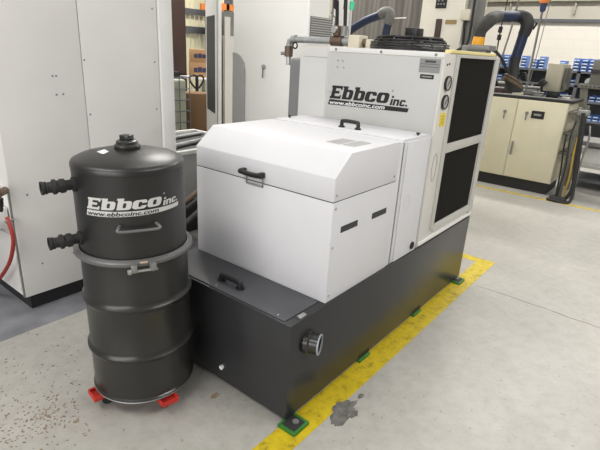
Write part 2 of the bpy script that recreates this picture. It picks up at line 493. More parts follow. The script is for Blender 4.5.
# pipe stub on the long side
pax, pog = (.36, -.93, 0), (.125, .0, .388)
build('pipe_flange', MB().lathe([(0, -.004), (.054, -.004), (.056, .012), (.050, .018)], axis=pax, org=pog, seg=36), DGREY, tank)
pipe = build('pipe_stub', MB().lathe([(.0475, -.01), (.0475, .060), (.0425, .060), (.0425, .012), (0, .012)], axis=pax, org=pog, seg=36), DGREY, tank)
build('pipe_rim', MB().lathe([(.0485, .056), (.0485, .0625), (.042, .0625), (.042, .056), (.0485, .056)], axis=pax, org=pog, seg=36), mat('pale_pipe_edge', (.30, .33, .36), .5), pipe)
build('drain_plug', MB().lathe([(0, 0), (.012, 0), (.012, .012), (0, .012)], axis=(-1, 0, 0), org=(0, .425, .105), seg=14), POSTW, tank)
for x in (.685, 1.36):
    build('lift_slot', B(x-.055, x+.055, -.0012, .004, .0246, .050), INK, tank)
build('bottom_flange', B(.01, L-.01, .01, W-.01, .0242, .034), TRIMB, tank)

def pad(x, y, a, label):
    mb = MB()
    mb.box(x-.055, x+.055, y-.05, y+.05, 0, .018, bev=.003)
    r = thing('leveling_pad', (x, y, 0), label, 'leveling pad', 'green leveling pads under the tank')
    build('pad_plate', mb, GREEN, r)
    build('pad_insert', B(x-.042, x+.038, y-.038, y+.036, .018, .0205, bev=.0008), RUBBER, r)
    build('pad_bolt', MB().lathe([(0, .0), (.016, 0), (.016, .0035), (0, .0035)], axis=(0, 0, 1), org=(x+.01, y-.005, .0205), seg=12), DSTEEL, r)
    return r
pad(.018, -.032, 0, 'green leveling pad under the near corner of the tank')
pad(.69, .040, 0, 'green leveling pad second from the near corner along the tank side')
pad(1.37, .040, 0, 'green leveling pad third along the tank side, next after the middle')
pad(2.06, -.005, 0, 'green leveling pad under the far corner of the tank')

# ================================================================== FILTER ENCLOSURE
a, b, c = .2662, .0123, .9164
xe = a+.576
enc = thing('filter_enclosure', ((a+xe)/2, (b+c)/2, H), 'white steel box with hinged sloped lid and black lid handle on the tank', 'enclosure')
z1, z2, z3 = H+.4956, H+.6033, H+.7016
build('enclosure_body', B(a, xe, b, c, H+.0005, z1-.003, bev=.003), WHITE, enc)
lp = MB().prism([(a, z1+.001), (xe, z1+.001), (xe, z3), (a+.1177, z3), (a, z2)], 'y', b, c)
bmesh.ops.bevel(lp.bm, geom=list(lp.bm.edges), offset=.004, segments=2, affect='EDGES', profile=.5)
elid = build('lid', lp, WHITE, enc)
build('lid_seam', B(a+.004, xe-.002, b+.004, c-.004, z1-.004, z1+.002), RUBBER, enc)
hh = MB()
hy0, hy1, hz = .425, .548, 1.060
for y in (hy0, hy1): hh.box(a-.034, a, y-.011, y+.011, hz-.014, hz+.014, bev=.004)
hh.tube([(a-.028, hy0-.012, hz), (a-.030, (hy0+hy1)/2, hz-.004), (a-.028, hy1+.012, hz)], .0125, smooth=5)
build('handle', hh, BLACK, elid)
hbk = MB()
hbk.box(a-.004, a, .425, .432, 1.000, 1.05); hbk.box(a-.004, a, .532, .539, 1.000, 1.05); hbk.box(a-.004, a, .425, .539, .996, 1.006)
build('handle_bracket', hbk, GREYLBL, elid)
def louvre(x0, x1, y0, y1):
    mb = MB(); n = 7
    mb.box(x0, x1, y0, y1, z3-.001, z3+.001)
    for i in range(n):
        y = y0+(i+.5)*(y1-y0)/n
        mb.box(x0+.008, x1-.008, y-.003, y+.001, z3+.001, z3+.004)
    build('louvre_vent', mb, mat('vent_grey', (.52, .52, .52), .5), elid)
louvre(.498, .655, .163, .242)
louvre(.500, .668, .082, .148)
for x0, x1, s0 in ((.343, .488, 0), (.622, .768, 1)):
    mb = MB().box(x0, x1, b-.0012, b+.004, .857, .888, bev=.0005)
    for i in range(9):
        x = x0+(i+.5)*(x1-x0)/9; mb.box(x-.002, x+.002, b-.002, b, .858, .887)
    build('vent_slot', mb, mat('slot_dark', (.035, .038, .042), .5), enc)
for x, z in ((a+.02, z1-.03), (a+.02, .80), (a+.02, H+.035), (xe-.03, z1+.03), (a+.02, z1+.03)):
    build('screw', MB().lathe([(0, 0), (.006, 0), (.006, .003), (0, .004)], axis=(0, -1, 0), org=(x, b, z), seg=10), STEEL, enc)

# ------------------------------------------------------------------ middle duct cabinet
xm0, xm1 = xe+.002, 1.2235
mid = thing('duct_cabinet', ((xm0+xm1)/2, .46, H), 'narrow white cabinet between the lidded enclosure and the tall chiller', 'cabinet')
build('cabinet_body', B(xm0+.001, xm1, b+.004, c, H+.0005, z3-.004, bev=.003), WHITE, mid)
build('side_panel', B(.925, 1.198, b-.004, b+.004, H+.004, z3-.012, bev=.002), WHITE, mid)
mtop = build('top_panel', B(.885, 1.20, b+.006, c-.012, z3-.004, z3+.004, bev=.002), WHITE, mid)
bow_handle(mtop, (.955, .345, z3+.004), (.955, .455, z3+.004), (0, 0, 1), .038, .011)
for x, y in ((.985, .872), (1.095, .042)):
    build('knob', MB().lathe([(0, 0), (.006, 0), (.006, .006), (.011, .007), (.011, .014), (0, .016)], axis=(0, 0, 1), org=(x, y, z3+.004), seg=14), BLACK, mtop)
def ring(par, x, y, z, r, m=GREYLBL, name='knockout'):
    build(name, T([(x+r*.9*math.cos(t*PI/12), y, z+r*math.sin(t*PI/12)) for t in range(24)], .0016, seg=6, closed=True), m, par)
ring(mid, .995, b-.0045, .868, .042, OFFW); ring(mid, 1.01, b-.0045, .665, .030, OFFW)
build('grommet', MB().lathe([(.0, 0), (.022, 0), (.024, .006), (.014, .012), (0, .012)], axis=(0, -1, 0), org=(1.145, b-.004, .566), seg=16), BLACK, mid)
build('seam_strip', B(.880, .887, b-.001, b+.004, H+.004, z3-.01), GREYLBL, mid)

# ================================================================== CHILLER
xa, xb, zc = 1.2302, 2.145, 1.661
yL = 1.005
ch = thing('chiller', ((xa+xb)/2, .5, H), 'tall white chiller with dark coil side, gauges and bold black lettering', 'chiller')
poly = [(b, H+.0005), (yL, H+.0005), (yL, 1.585)]
for k in range(1, 7):
    t = k/6*PI/2; poly.append((yL-.075*(1-math.cos(t)), 1.585+.075*math.sin(t)))
poly.append((b, zc))
cb = MB().prism(poly, 'x', xa, xb)
bmesh.ops.bevel(cb.bm, geom=list(cb.bm.edges), offset=.003, segments=2, affect='EDGES', profile=.5)
body = build('chiller_body', cb, OFFW, ch)
build('front_panel', B(xa-.004, xa+.002, b+.006, .772, z3-.02, zc-.03, bev=.0015), mat('front_white', (.52, .52, .505), .45, noise=.015), ch)
build('top_flange', B(xa-.006, xa+.004, b, .772, zc-.026, zc+.002, bev=.002), POSTW, ch)
lpp = [(.780, H+.01), (yL-.010, H+.01), (yL-.010, 1.585)]
for k in range(1, 7):
    t = k/6*PI/2; lpp.append((yL-.010-.06*(1-math.cos(t)), 1.585+.06*math.sin(t)))
lpp.append((.780, 1.645))
build('left_panel', MB().prism(lpp, 'x', xa-.003, xa+.002), mat('left_white', (.62, .62, .61), .45, noise=.015), ch)
build('panel_crease', B(xa-.0042, xa-.0025, .782, yL-.03, 1.594, 1.597), GREYLBL, ch)
build('rear_housing', B(1.32, 2.0, yL+.0005, 1.18, H+.02, 1.58, bev=.03, seg=3), mat('housing_grey', (.19, .195, .20), .5), ch)
for y in (.72, .40, .06):
    build('screw', MB().lathe([(0, 0), (.008, 0), (.008, .003), (0, .004)], axis=(-1, 0, 0), org=(xa-.006, y, zc-.013), seg=10), DSTEEL, ch)
for y, z in ((.70, 1.585), (.665, 1.583), (.70, 1.545), (.655, 1.545), (.745, 1.39)):
    build('screw', MB().lathe([(0, 0), (.005, 0), (.005, .003), (0, .0035)], axis=(-1, 0, 0), org=(xa-.004, y, z), seg=8), STEEL, ch)
# coil side
def grille(x0, x1, z0, z1):
    mb = MB().box(x0, x1, b-.001, b+.006, z0, z1)
    g = build('coil_grille', mb, FINS, ch)
    return g
grille(1.432, 2.066, 1.146, 1.640); grille(1.428, 2.055, .628, 1.090)
fr = MB()
for x0, x1, z0, z1 in ((1.385, 1.432, .60, zc-.004), (2.066, 2.143, .56, zc-.004), (1.43, 2.068, 1.090, 1.146), (1.43, 2.068, .575, .628), (1.43, 2.068, 1.640, zc-.002)):
    fr.box(x0, x1, b-.012, b+.004, z0, z1, bev=.003)
build('coil_frame', fr, mat('frame_grey', (.50, .49, .46), .45, noise=.03), ch)
build('side_post', B(xa+.004, 1.384, b-.004, b+.004, .56, zc-.004, bev=.002), OFFW, ch)
build('lower_sill', B(xa+.004, 2.143, b-.012, b+.004, H+.012, .558, bev=.003), POSTW, ch)
for x, z in ((1.306, 1.502), (1.306, 1.400)):
    g = build('gauge', MB().lathe([(0, 0), (.040, 0), (.041, .004), (.041, .012), (.036, .014), (.0355, .008), (.0, .008)], axis=(0, -1, 0), org=(x, b-.004, z), seg=28), BLACK, ch)
    build('dial', MB().lathe([(.0354, .0085), (0, .0092)], axis=(0, -1, 0), org=(x, b-.004, z), seg=24), DIAL, g)
    build('needle', T([(x-.012, b-.0165, z-.012), (x+.014, b-.0165, z+.016)], .0018, seg=6), BLACK, g)
build('warning_label', B(1.280, 1.358, b-.0055, b-.003, 1.262, 1.338), YELLOW, ch)
wl = MB()
for z in (1.32, 1.305, 1.29, 1.278): wl.box(1.30, 1.342, b-.0062, b-.0050, z-.003, z+.002)
build('warning_print', wl, mat('ochre_print', (.42, .30, .03), .6), ch)
# two panel knockouts on the post
build('knockout', T([(1.305+.03*math.cos(t*PI/14), b-.0045, 1.02+.085*math.sin(t*PI/14)) for t in range(28)], .0022, seg=6, closed=True), GREYLBL, ch)
for x, z in ((1.272, 1.60), (1.30, 1.605)):
    build('screw', MB().lathe([(0, 0), (.006, 0), (.006, .003), (0, .004)], axis=(0, -1, 0), org=(x, b-.004, z), seg=8), BLACK, ch)
# name plate + small black label on the front
npz = build('name_plate', B(xa-.0062, xa-.003, .027, .150, 1.553, 1.627), GREYLBL, ch)
npb = MB()
npb.box(xa-.007, xa-.005, .055, .118, 1.606, 1.618)
for z in (1.598, 1.584): npb.box(xa-.007, xa-.005, .032, .145, z-.0012, z+.0012)
build('plate_print', npb, mat('plate_ink', (.06, .06, .06), .6), npz)
bl = build('black_label', B(xa-.0062, xa-.003, .056, .137, 1.520, 1.543), INK, ch)
build('label_print', B(xa-.007, xa-.005, .066, .127, 1.528, 1.535), GREYLBL, bl)
# lettering on the front: left edge at y=.751, reads towards -y
logo(ch, lambda u, v, l: (xa-.004-l, .744-u, 1.330+v), .572, INK, INK, LOGOW2, hs=1.03, tilt=.025)
# fan on top
fan = MB()
fcx, fcy = 1.58, .402
fr_ = .245
fan.lathe([(fr_, zc+.0005), (fr_, zc+.022), (fr_-.008, zc+.024), (fr_-.012, zc+.0005)], c=(fcx, fcy), seg=48)
fsh = build('fan_shroud', fan, mat('black_shroud', (.022, .022, .023), .5), ch)
gd = MB()
hz_ = lambda r: zc+.080 if r < .19 else zc+.080-.062*((r-.19)/.055)**2
for i in range(9):
    r = .045+.025*i
    gd.tube([(fcx+r*math.cos(t*PI/20), fcy+r*math.sin(t*PI/20), hz_(r)) for t in range(40)], .0055 if i != 6 else .009, seg=6, closed=True)
for z in (.030, .045): gd.tube([(fcx+.243*math.cos(t*PI/20), fcy+.243*math.sin(t*PI/20), zc+z) for t in range(40)], .005, seg=6, closed=True)
for k in range(12):
    t = k*PI/6
    gd.tube([(fcx+r*math.cos(t), fcy+r*math.sin(t), hz_(r)) for r in (.03, .1, .17, .21, .235, .245)], .005, seg=6)
build('fan_guard', gd, BLACK, fsh)
bl_ = MB()
for k in range(5):
    t = k*2*PI/5
    rot = Matrix.Rotation(t, 3, 'Z') @ Matrix.Rotation(.35, 3, 'X')
    bl_.box(fcx+.14*math.cos(t)-.1, fcx+.14*math.cos(t)+.1, fcy+.14*math.sin(t)-.05, fcy+.14*math.sin(t)+.05, zc+.025, zc+.031, rot=rot)
build('fan_blades', bl_, DSTEEL, fsh)
build('fan_hub', MB().lathe([(0, zc), (.06, zc), (.06, zc+.07), (0, zc+.075)], c=(fcx, fcy), seg=20), GREYLBL, fsh)
build('junction_box', B(1.56, 1.66, .355, .437, zc+.084, zc+.140, bev=.005), BLACK, fsh)

# yellow strip lying on the chiller's edge
tag(build('foam_strip', B(1.30, 2.06, .005, .045, zc+.0005, zc+.018, bev=.003), STRIP, origin=(1.68, .025, zc)), 'pale yellow strip lying along the top edge of the chiller', 'strip')

# ================================================================== FILTER DRUM + DOLLY
dx, dy = -.2675, .6975
bang = -2.1319
def on_drum(ang_deg, r, z):
    t = bang+math.radians(ang_deg); return Vector((dx+r*math.cos(t), dy+r*math.sin(t), z))
dol = thing('drum_dolly', (dx, dy, 0), 'red drum dolly with four arms under the dark grey drum', 'dolly')
for k in range(4):
    t = PI*k/2-.16
    aL = .20 if k == 0 else .262
    rot = Matrix.Rotation(t, 3, 'Z')
    mb = MB()
    cx_, cy_ = dx+(aL/2+.01)*math.cos(t), dy+(aL/2+.01)*math.sin(t); hl_ = aL/2-.012
    mb.box(cx_-hl_, cx_+hl_, cy_-.04, cy_+.04, .060, .066, rot=rot)
    for s in (-1, 1):
        ox, oy = -s*.038*math.sin(t), s*.038*math.cos(t)
        mb.box(cx_+ox-hl_, cx_+ox+hl_, cy_+oy-.0035, cy_+oy+.0035, .066, .083, rot=rot)
    ex, ey = dx+aL*math.cos(t), dy+aL*math.sin(t)
    mb.box(ex-.003, ex+.003, ey-.04, ey+.04, .060, .083, rot=rot)
    arm = build('dolly_arm', mb, RED, dol)
    wx_, wy_ = dx+(aL-.07)*math.cos(t), dy+(aL-.07)*math.sin(t)
    cs = MB()
    cs.lathe([(0, -.014), (.026, -.014), (.027, -.008), (.027, .008), (.026, .014), (0, .014)], axis=(math.sin(t+.6), math.cos(t+.6), 0), org=(wx_, wy_, .0272), seg=20)
    cw = build('caster', cs, RUBBER, dol)
    ck = MB().box(wx_-.017, wx_+.017, wy_-.018, wy_+.018, .052, .060)
    build('caster_fork', ck, DSTEEL, cw)
drum = thing('separator_drum', (dx, dy, .084), 'dark grey steel drum with domed top canister and white lettering', 'drum')
R = .2285
prof = [(0, .0875), (R-.004, .0865), (R+.006, .086), (R+.006, .098), (R, .104)]
for zr in (.314, .563):
    prof += [(R, zr-.028), (R+.005, zr-.014), (R+.0125, zr-.004), (R+.0125, zr+.004), (R+.005, zr+.014), (R, zr+.028)]
prof += [(R, .765), (R+.006, .77), (R+.006, .785), (0, .785)]
db = build('drum_body', MB().lathe(prof, c=(dx, dy), seg=96), DGREY, drum)
build('bottom_chime', T([(dx+(R+.005)*math.cos(t*PI/36), dy+(R+.005)*math.sin(t*PI/36), .0895) for t in range(72)], .0035, seg=6, closed=True), STEEL, drum)
rp = [(R+.004, .766), (R+.016, .768), (R+.0235, .775), (R+.0235, .786), (R+.016, .794), (R+.002, .797)]
cr_ = build('clamp_ring', MB().lathe(rp, c=(dx, dy), seg=96), mat('clamp_ring_grey', (.11, .11, .11), .35), drum)
for an, w_ in ((-2, .012), (14, .012)):
    p = on_drum(an, R+.034, .775); tdir = Matrix.Rotation(bang+math.radians(an), 3, 'Z')
    build('clamp_lug', B(p.x-.014, p.x+.014, p.y-w_, p.y+w_, .757, .790, bev=.003, rot=tdir), DSTEEL, cr_)
build('clamp_bolt', T([on_drum(-5.5, R+.042, .762), on_drum(17.5, R+.042, .762)], .006, seg=8), STEEL, cr_)
build('clamp_nut', MB().lathe([(0, 0), (.011, 0), (.011, .014), (0, .014)], axis=on_drum(-5.5, R+.042, .762)-on_drum(17.5, R+.042, .762), org=on_drum(-4.5, R+.042, .762), seg=6), STEEL, cr_)
build('clamp_tag', T([on_drum(k, R+.022, .790) for k in (3, 5, 8, 10)], .005, seg=8), mat('tan_tag', (.42, .33, .24), .6), cr_)
RU = .2265
up_prof = [(RU, .786), (RU, 1.138), (RU+.0015, 1.140), (RU+.0015, 1.158), (RU-.004, 1.168), (RU-.018, 1.175), (.19, 1.184), (.14, 1.196), (.08, 1.206), (0, 1.211)]
can = build('canister', MB().lathe(up_prof, c=(dx, dy), seg=96), mat('canister_grey', (.014, .014, .0135), .36, noise=.06, scale=3, spec=.6), drum)
cap = build('cap_flange', MB().lathe([(0, 1.205), (.050, 1.205), (.053, 1.210), (.053, 1.220), (.048, 1.226), (.044, 1.228), (.044, 1.238), (.036, 1.243), (0, 1.243)], c=(dx, dy), seg=36), DGREY, drum)
build('square_plug', B(dx-.021, dx+.021, dy-.021, dy+.021, 1.242, 1.264, bev=.003, rot=Matrix.Rotation(.35, 3, 'Z')), DGREY, cap)
# carrying handle on the canister
p0, p1 = on_drum(-13, RU-.004, .942), on_drum(22.5, RU-.004, .942)
q0, q1 = on_drum(-12, RU+.034, .930), on_drum(21.5, RU+.034, .930)
hd = MB().tube([p0, on_drum(-13, RU+.026, .940), q0, (q0+q1)/2+Vector((0, 0, -.002)), q1, on_drum(22.5, RU+.026, .940), p1], .0058, smooth=5, seg=10)
build('handle', hd, mat('handle_grey', (.13, .13, .13), .35), can)
# hose couplings
def coupling(z):
    ang = -69
    o0 = on_drum(ang, RU-.006, z); d = (on_drum(ang, 1, z)-on_drum(ang, 0, z))
    mb = MB().lathe([(0, 0), (.030, 0), (.030, .012), (.021, .014), (.021, .040), (.028, .041), (.029, .056), (.024, .060), (.024, .070), (.030, .074), (.030, .084), (.022, .088),
                     (.021, .104), (.0245, .106), (.0245, .112), (.021, .114), (.0255, .116), (.027, .126), (.020, .126), (.018, .100), (0, .100)], axis=d, org=o0, seg=28)
    cp = build('hose_coupling', mb, RUBBER, drum)
    s = d.cross(Vector((0, 0, 1)))
    for k in (-1, 1):
        m_ = o0+d*.058+s*.028*k
        build('cam_lever', B(m_.x-.024, m_.x+.024, m_.y-.004, m_.y+.004, m_.z-.008, m_.z+.008, bev=.002, rot=Matrix.Rotation(math.atan2(d.y, d.x), 3, 'Z')), BLACK, cp)
coupling(1.083); coupling(.853)
# sticker on the dome
sk = MB(); 
def dome(an, r):
    pr = [(.2285, 1.158), (.2225, 1.168), (.2085, 1.175), (.19, 1.184), (.14, 1.196), (.08, 1.206), (0, 1.211)]
    for (ra, za), (rb, zb) in zip(pr, pr[1:]):
        if rb <= r <= ra: return on_drum(an, r, za+(zb-za)*(ra-r)/(ra-rb)+.0015)
vs = [sk.bm.verts.new(dome(an, r)) for an, r in ((-78, .122), (-50, .122), (-52, .090), (-88, .090))]
sk.bm.faces.new(vs)
build('paper_sticker', sk, BINLBL, can)
Wd = math.radians(103)*RU
logo(can, lambda u, v, l: on_drum(-47+math.degrees(u/RU), RU+l, .990+v), Wd, LOGOW, LOGOW, INK, cuts=60, hs=.85, tilt=.03)

drum.rotation_euler = (-.0080, -.0062, 0)   # the drum leans a touch on its dolly

# ================================================================== LEFT MACHINE CABINET
lm = thing('machine_cabinet', (.2, 2.3, 0), 'large plain white machine cabinet standing behind the grey drum', 'cabinet')
y0 = 1.808
build('plinth', B(-.315, .80, y0+.03, 3.0, .0015, .105), TRIMB, lm)
build('cabinet_shell', B(-.350, .70, y0+.004, 3.05, .105, 2.6), LMW, lm)
build('cabinet_panel', B(-.350, .148, y0-.004, y0+.006, .106, 2.59, bev=.002), LMW, lm)
build('cabinet_panel', B(.154, .690, y0-.004, y0+.006, .106, 2.59, bev=.002), LMW, lm)
build('corner_post', B(.70, .805, y0-.02, 3.0, .115, 2.6, bev=.006), POSTW, lm)
bmh = lambda x, z, r=.006: MB().lathe([(0, 0), (r, 0), (r, .002), (0, .003)], axis=(0, -1, 0), org=(x, y0-.004, z), seg=10)
for x, z in ((-.033, 1.414), (-.012, 1.415), (-.022, 1.31), (.018, 1.312), (.166, 1.505), (.172, 1.185), (.66, 1.83), (.66, 1.50), (.66, 1.19), (-.26, .75), (-.10, .765), (-.23, .30), (-.03, .31)):
    build('screw', bmh(x, z), DSTEEL, lm)
build('white_cap', bmh(.03, .83, .014), POSTW, lm)
build('side_hatch', B(-.356, -.348, 1.85, 2.9, .14, .50, bev=.002), LMW, lm)
build('edge_strip', B(-.358, -.348, 1.808, 1.825, .107, .78), DSTEEL, lm)

rh = MB().tube([(-.385, 1.80, .64), (-.39, 1.765, .60), (-.39, 1.75, .52), (-.40, 1.78, .42), (-.41, 1.84, .33), (-.42, 1.98, .20), (-.42, 2.15, .08), (-.42, 2.2, .012)], .0115, smooth=6)
hose = thing('red_hose', (-.40, 1.8, 0), 'red hose hanging beside the white machine cabinet at the left edge', 'hose')
build('hose_tube', rh, REDHOSE, hose)
build('hose_clamp', MB().tube([(-.358, 1.79, .622), (-.405, 1.78, .622)], .009), DSTEEL, hose)
vf = thing('air_valve', (-.42, 1.76, .7), 'brass and red air valve with black drain at the left edge', 'valve')
vb = MB().tube([(-.372, 1.80, .80), (-.43, 1.75, .80)], .022); vb.tube([(-.44, 1.75, .775), (-.44, 1.75, .84)], .026)
build('valve_body', vb, BRASS, vf)
build('valve_ring', MB().tube([(-.44, 1.75, .835), (-.44, 1.75, .85)], .030), POSTW, vf)
build('drain_tap', MB().tube([(-.43, 1.745, .775), (-.43, 1.745, .74), (-.43, 1.742, .70)], [.022, .018, .009]), BLACK, vf)
wb = MB().box(-.60, -.358, 1.855, 2.3, .56, .68, bev=.006)
tag(build('white_side_box', wb, POSTW, origin=(-.5, 2.0, .56)), 'white box mounted low on the left side of the machine cabinet', 'box')

# debris on the floor
chip = MB(); rg = random.Random(3)
for i in range(420):
    if i < 230: x, y = rg.gauss(-.70, .11), rg.gauss(.82, .09)
    else: x, y = rg.gauss(-.72, .20), rg.gauss(1.05, .22)
    if (x-dx)**2+(y-dy)**2 < .31**2: continue
    s = rg.uniform(.002, .0065); t = rg.uniform(0, PI)
    chip.box(x-s, x+s, y-s*.4, y+s*.4, .0002, .0002+rg.uniform(.001, .003), rot=Matrix.Rotation(t, 3, 'Z'))
tag(build('wood_chips', chip, CHIP, origin=(-.7, .85, 0)), 'scattered brown wood chips on the floor left of the drum', 'debris', kind='stuff')
cl = MB(); pts = []
for k in range(12):
    a_ = 2*PI*k/12; r = .018*(.6+.7*rg.random()); pts.append((.045+r*math.cos(a_), .30+r*math.sin(a_)))
leaf = MB().prism([(-.088+.02*math.cos(k*PI/5)*(1+.4*(k % 2)), .385+.013*math.sin(k*PI/5)) for k in range(10)], 'z', .0003, .006)
tag(build('dry_leaf', leaf, CHIP, origin=(-.088, .385, 0)), 'small dry brown scrap on the floor beside the dark tank end', 'debris')

# hoses in the dark gap between drum and tank
for i, (z, y) in enumerate(((.60, 1.13), (.66, 1.20), (.54, 1.10))):
    y = 1.10+.09*i; tb = MB().tube([(.05, y+.02, .017), (.12, y, z-.15), (.5, y, z+.1), (.9, y, z+.18), (1.15, y, z-.1), (1.2, y, .017)], .016, smooth=6)
    tag(build('hose', tb, [GREYHOSE, HOODB, RUBBER][i], origin=(.4, y, 0)), ['grey hose in the gap between the drum and the white enclosure', 'brown hose highest in the gap behind the white enclosure', 'black hose lowest in the gap behind the white enclosure'][i], 'hose')

# ================================================================== WHITE MACHINE BEHIND (with keyhole and vent)
wm = thing('machine_tool', (2.5, 2.0, 0), 'tall white machine with small keyhole behind the sloped lid enclosure', 'machine')
build('machine_housing', B(2.0, 2.62, 1.552, 2.445, 0, 2.7, bev=.02, seg=3), mat('machine_white', (.88, .875, .85), .5, noise=.02, scale=2), wm)
lk = build('lock', MB().lathe([(0, 0), (.022, 0), (.022, .012), (0, .014)], axis=(-1, 0, 0), org=(2.0, 2.036, 1.467), seg=16), STEEL, wm)
build('key', B(1.978, 1.986, 2.030, 2.042, 1.37, 1.46, bev=.002), DSTEEL, lk)
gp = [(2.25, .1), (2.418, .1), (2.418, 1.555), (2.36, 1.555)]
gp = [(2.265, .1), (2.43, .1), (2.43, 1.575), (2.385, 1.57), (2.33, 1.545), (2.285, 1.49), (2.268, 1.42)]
build('shade_panel', MB().prism(gp, 'x', 1.985, 2.0), SHADEG, wm)  # thin grey panel standing in for a round-topped shadow on the machine face
vg = MB().box(2.02, 2.34, 1.545, 1.553, 1.73, 1.90)
build('vent_backing', vg, mat('vent_dark', (.22, .23, .24), .5), wm)
vs_ = MB()
for i in range(9):
    z = 1.74+i*.0185; vs_.box(2.03, 2.33, 1.536, 1.546, z, z+.006)
build('vent_slats', vs_, OFFW, wm)

bd = thing('chip_tray', (1.4, 2.5, 0), 'long grey chip tray bed in the gap behind the white enclosure', 'tray')
build('tray_base', B(.90, 1.93, 2.22, 2.95, 0, .330), TRIMB, bd)
build('tray_side', B(.86, 1.95, 2.15, 3.0, .331, .74, bev=.006), mat('tray_grey', (.33, .33, .325), .5, noise=.06), bd)
tr_ = MB()
for y in (2.155, 2.96): tr_.box(.86, 1.95, y-.018, y+.018, .741, .78, bev=.006)
for x in (.88, 1.93): tr_.box(x-.02, x+.02, 2.175, 2.94, .741, .78, bev=.006)
build('tray_rim', tr_, POSTW, bd)
build('rail', T([(.95, 2.30, .775), (1.88, 2.52, .775)], .020), GALV, bd)
build('rail', T([(.95, 2.62, .772), (1.88, 2.78, .772)], .018), GALV, bd)
build('tray_floor', B(.90, 1.91, 2.18, 2.935, .742, .752), TRIMB, bd)

# pipework hung behind the chiller
pw = thing('pipe_assembly', (1.75, 1.2, 1.60), 'galvanised pipe run with valve and tee behind the chiller top', 'pipes')
build('pipe_run', T([(1.75, 1.541, 1.58), (1.75, 1.543, 1.655), (1.75, 1.535, 1.69), (1.75, 1.50, 1.706), (1.75, 1.35, 1.708), (1.75, .98, 1.710), (1.75, .915, 1.705), (1.75, .885, 1.69), (1.75, .878, 1.662)], .025, seg=14), GALV, pw)
for y in (1.49, .985):
    build('pipe_collar', T([(1.75, y-.02, 1.708), (1.75, y+.02, 1.708)], .032, seg=14), GALV, pw)
build('tee', T([(1.75, 1.027, 1.709), (1.75, 1.126, 1.709)], .036, seg=14), BRASS, pw)
build('ball_valve', T([(1.75, 1.542, 1.575), (1.75, 1.542, 1.655)], .034, seg=14), BRASS, pw)
build('valve_lever', T([(1.75, 1.56, 1.60), (1.73, 1.605, 1.597)], .013), DSTEEL, pw)
build('drain_nipple', T([(1.75, 1.538, 1.51), (1.75, 1.54, 1.58)], .02), GALV, pw)
build('sight_ring', T([(1.72+.0*t, 1.455+.022*math.cos(t*PI/8), 1.662+.022*math.sin(t*PI/8)) for t in range(16)], .006, seg=8, closed=True), RUBBER, pw)
def hang(pts, r, m, label, cat='cable', name='hanging_cable'):
    return tag(build(name, T(pts, r, smooth=6), m, origin=pts[-1]), label, cat)
hang([(1.72, 1.12, 5.0), (1.72, 1.108, 2.2), (1.74, 1.098, 1.98), (1.75, 1.091, 1.812)], .013, RUBBER, 'black hose dropping from above to the pipe tee, left of two')
hang([(1.76, 1.05, 5.0), (1.76, 1.04, 2.2), (1.75, 1.03, 1.98), (1.75, 1.02, 1.812)], .013, RUBBER, 'black hose dropping from above to the pipe tee, right of two')
hang([(1.80, 1.20, 5.0), (1.80, 1.18, 2.1), (1.78, 1.155, 1.94), (1.78, 1.17, 1.90), (1.78, 1.13, 1.86), (1.77, 1.14, 1.76)], .005, DSTEEL, 'thin grey looped wire left of the hanging black hoses')
hang([(1.84, 1.22, 5.0), (1.84, 1.215, 2.2), (1.82, 1.206, 1.88)], .014, CREAM2, 'pale vertical conduit left of the hanging black hoses', 'conduit', 'conduit')
rgl = thing('air_regulator', (1.75, 1.06, 1.745), 'small brass regulator on the pipe tee below the hanging hoses', 'regulator')
build('regulator_body', T([(1.75, 1.085, 1.7455), (1.75, 1.085, 1.77), (1.75, 1.09, 1.812)], [.030, .036, .028]), BRASS, rgl)
build('regulator_cap', T([(1.75, 1.025, 1.7455), (1.75, 1.022, 1.812)], .026), DSTEEL, rgl)
build('regulator_gauge', MB().lathe([(0, 0), (.024, 0), (.024, .02), (0, .02)], axis=(-1, 0, 0), org=(1.722, 1.085, 1.785), seg=16), STEEL, rgl)
sg = thing('signal_light', (1.85, 1.042, 1.58), 'thin white signal pole with green lens above the chiller', 'signal light')
build('pole', T([(1.85, 1.042, 1.5805), (1.85, 1.042, 1.93)], .007), POSTW, sg)
build('green_lens', T([(1.85, 1.042, 1.93), (1.85, 1.042, 1.985)], .017), GREENL, sg)
build('pole_tip', T([(1.85, 1.042, 1.985), (1.85, 1.042, 2.3)], .010), POSTW, sg)
pb = MB().box(1.52, 1.64, .745, .835, zc+.0005, zc+.085, bev=.01)
hb = thing('pump_block', (1.58, .79, zc), 'small cream pump block on top of the chiller left of the fan', 'pump')
build('pump_body', pb, CREAM2, hb)
build('pump_coupling', T([(1.58, .745, zc+.04), (1.58, .705, zc+.04)], .026), BRASS, hb)
build('pump_end', B(1.54, 1.62, .668, .706, zc+.0005, zc+.062, bev=.006), CREAM2, hb)

# ================================================================== FUME ARMS
fa = thing('fume_arm', (4.0, 2.2, 0), 'blue hose fume arm with pale grey elbow in front of brown partition', 'fume arm')
build('blue_duct', T([(4.0, 2.60, 1.74), (4.0, 2.49, 1.86), (4.0, 2.24, 2.0), (4.0, 2.02, 2.075)], .048, smooth=5, seg=16), BLUEHOSE, fa)
build('elbow', T([(4.0, 2.04, 2.07), (4.0, 1.98, 2.10), (4.0, 1.925, 2.09), (4.0, 1.905, 2.04), (4.0, 1.92, 1.97)], .060, smooth=5, seg=16), ELBOW, fa)
build('blue_duct', T([(4.0, 1.915, 1.99), (4.0, 1.94, 1.82), (4.0, 1.95, 1.2), (4.0, 1.95, 0.0)], .046, smooth=4, seg=16), BLUEHOSE, fa)
build('spring_rod', T([(4.0, 1.93, 2.03), (4.0, 1.70, 2.04)], .007), POSTW, fa)

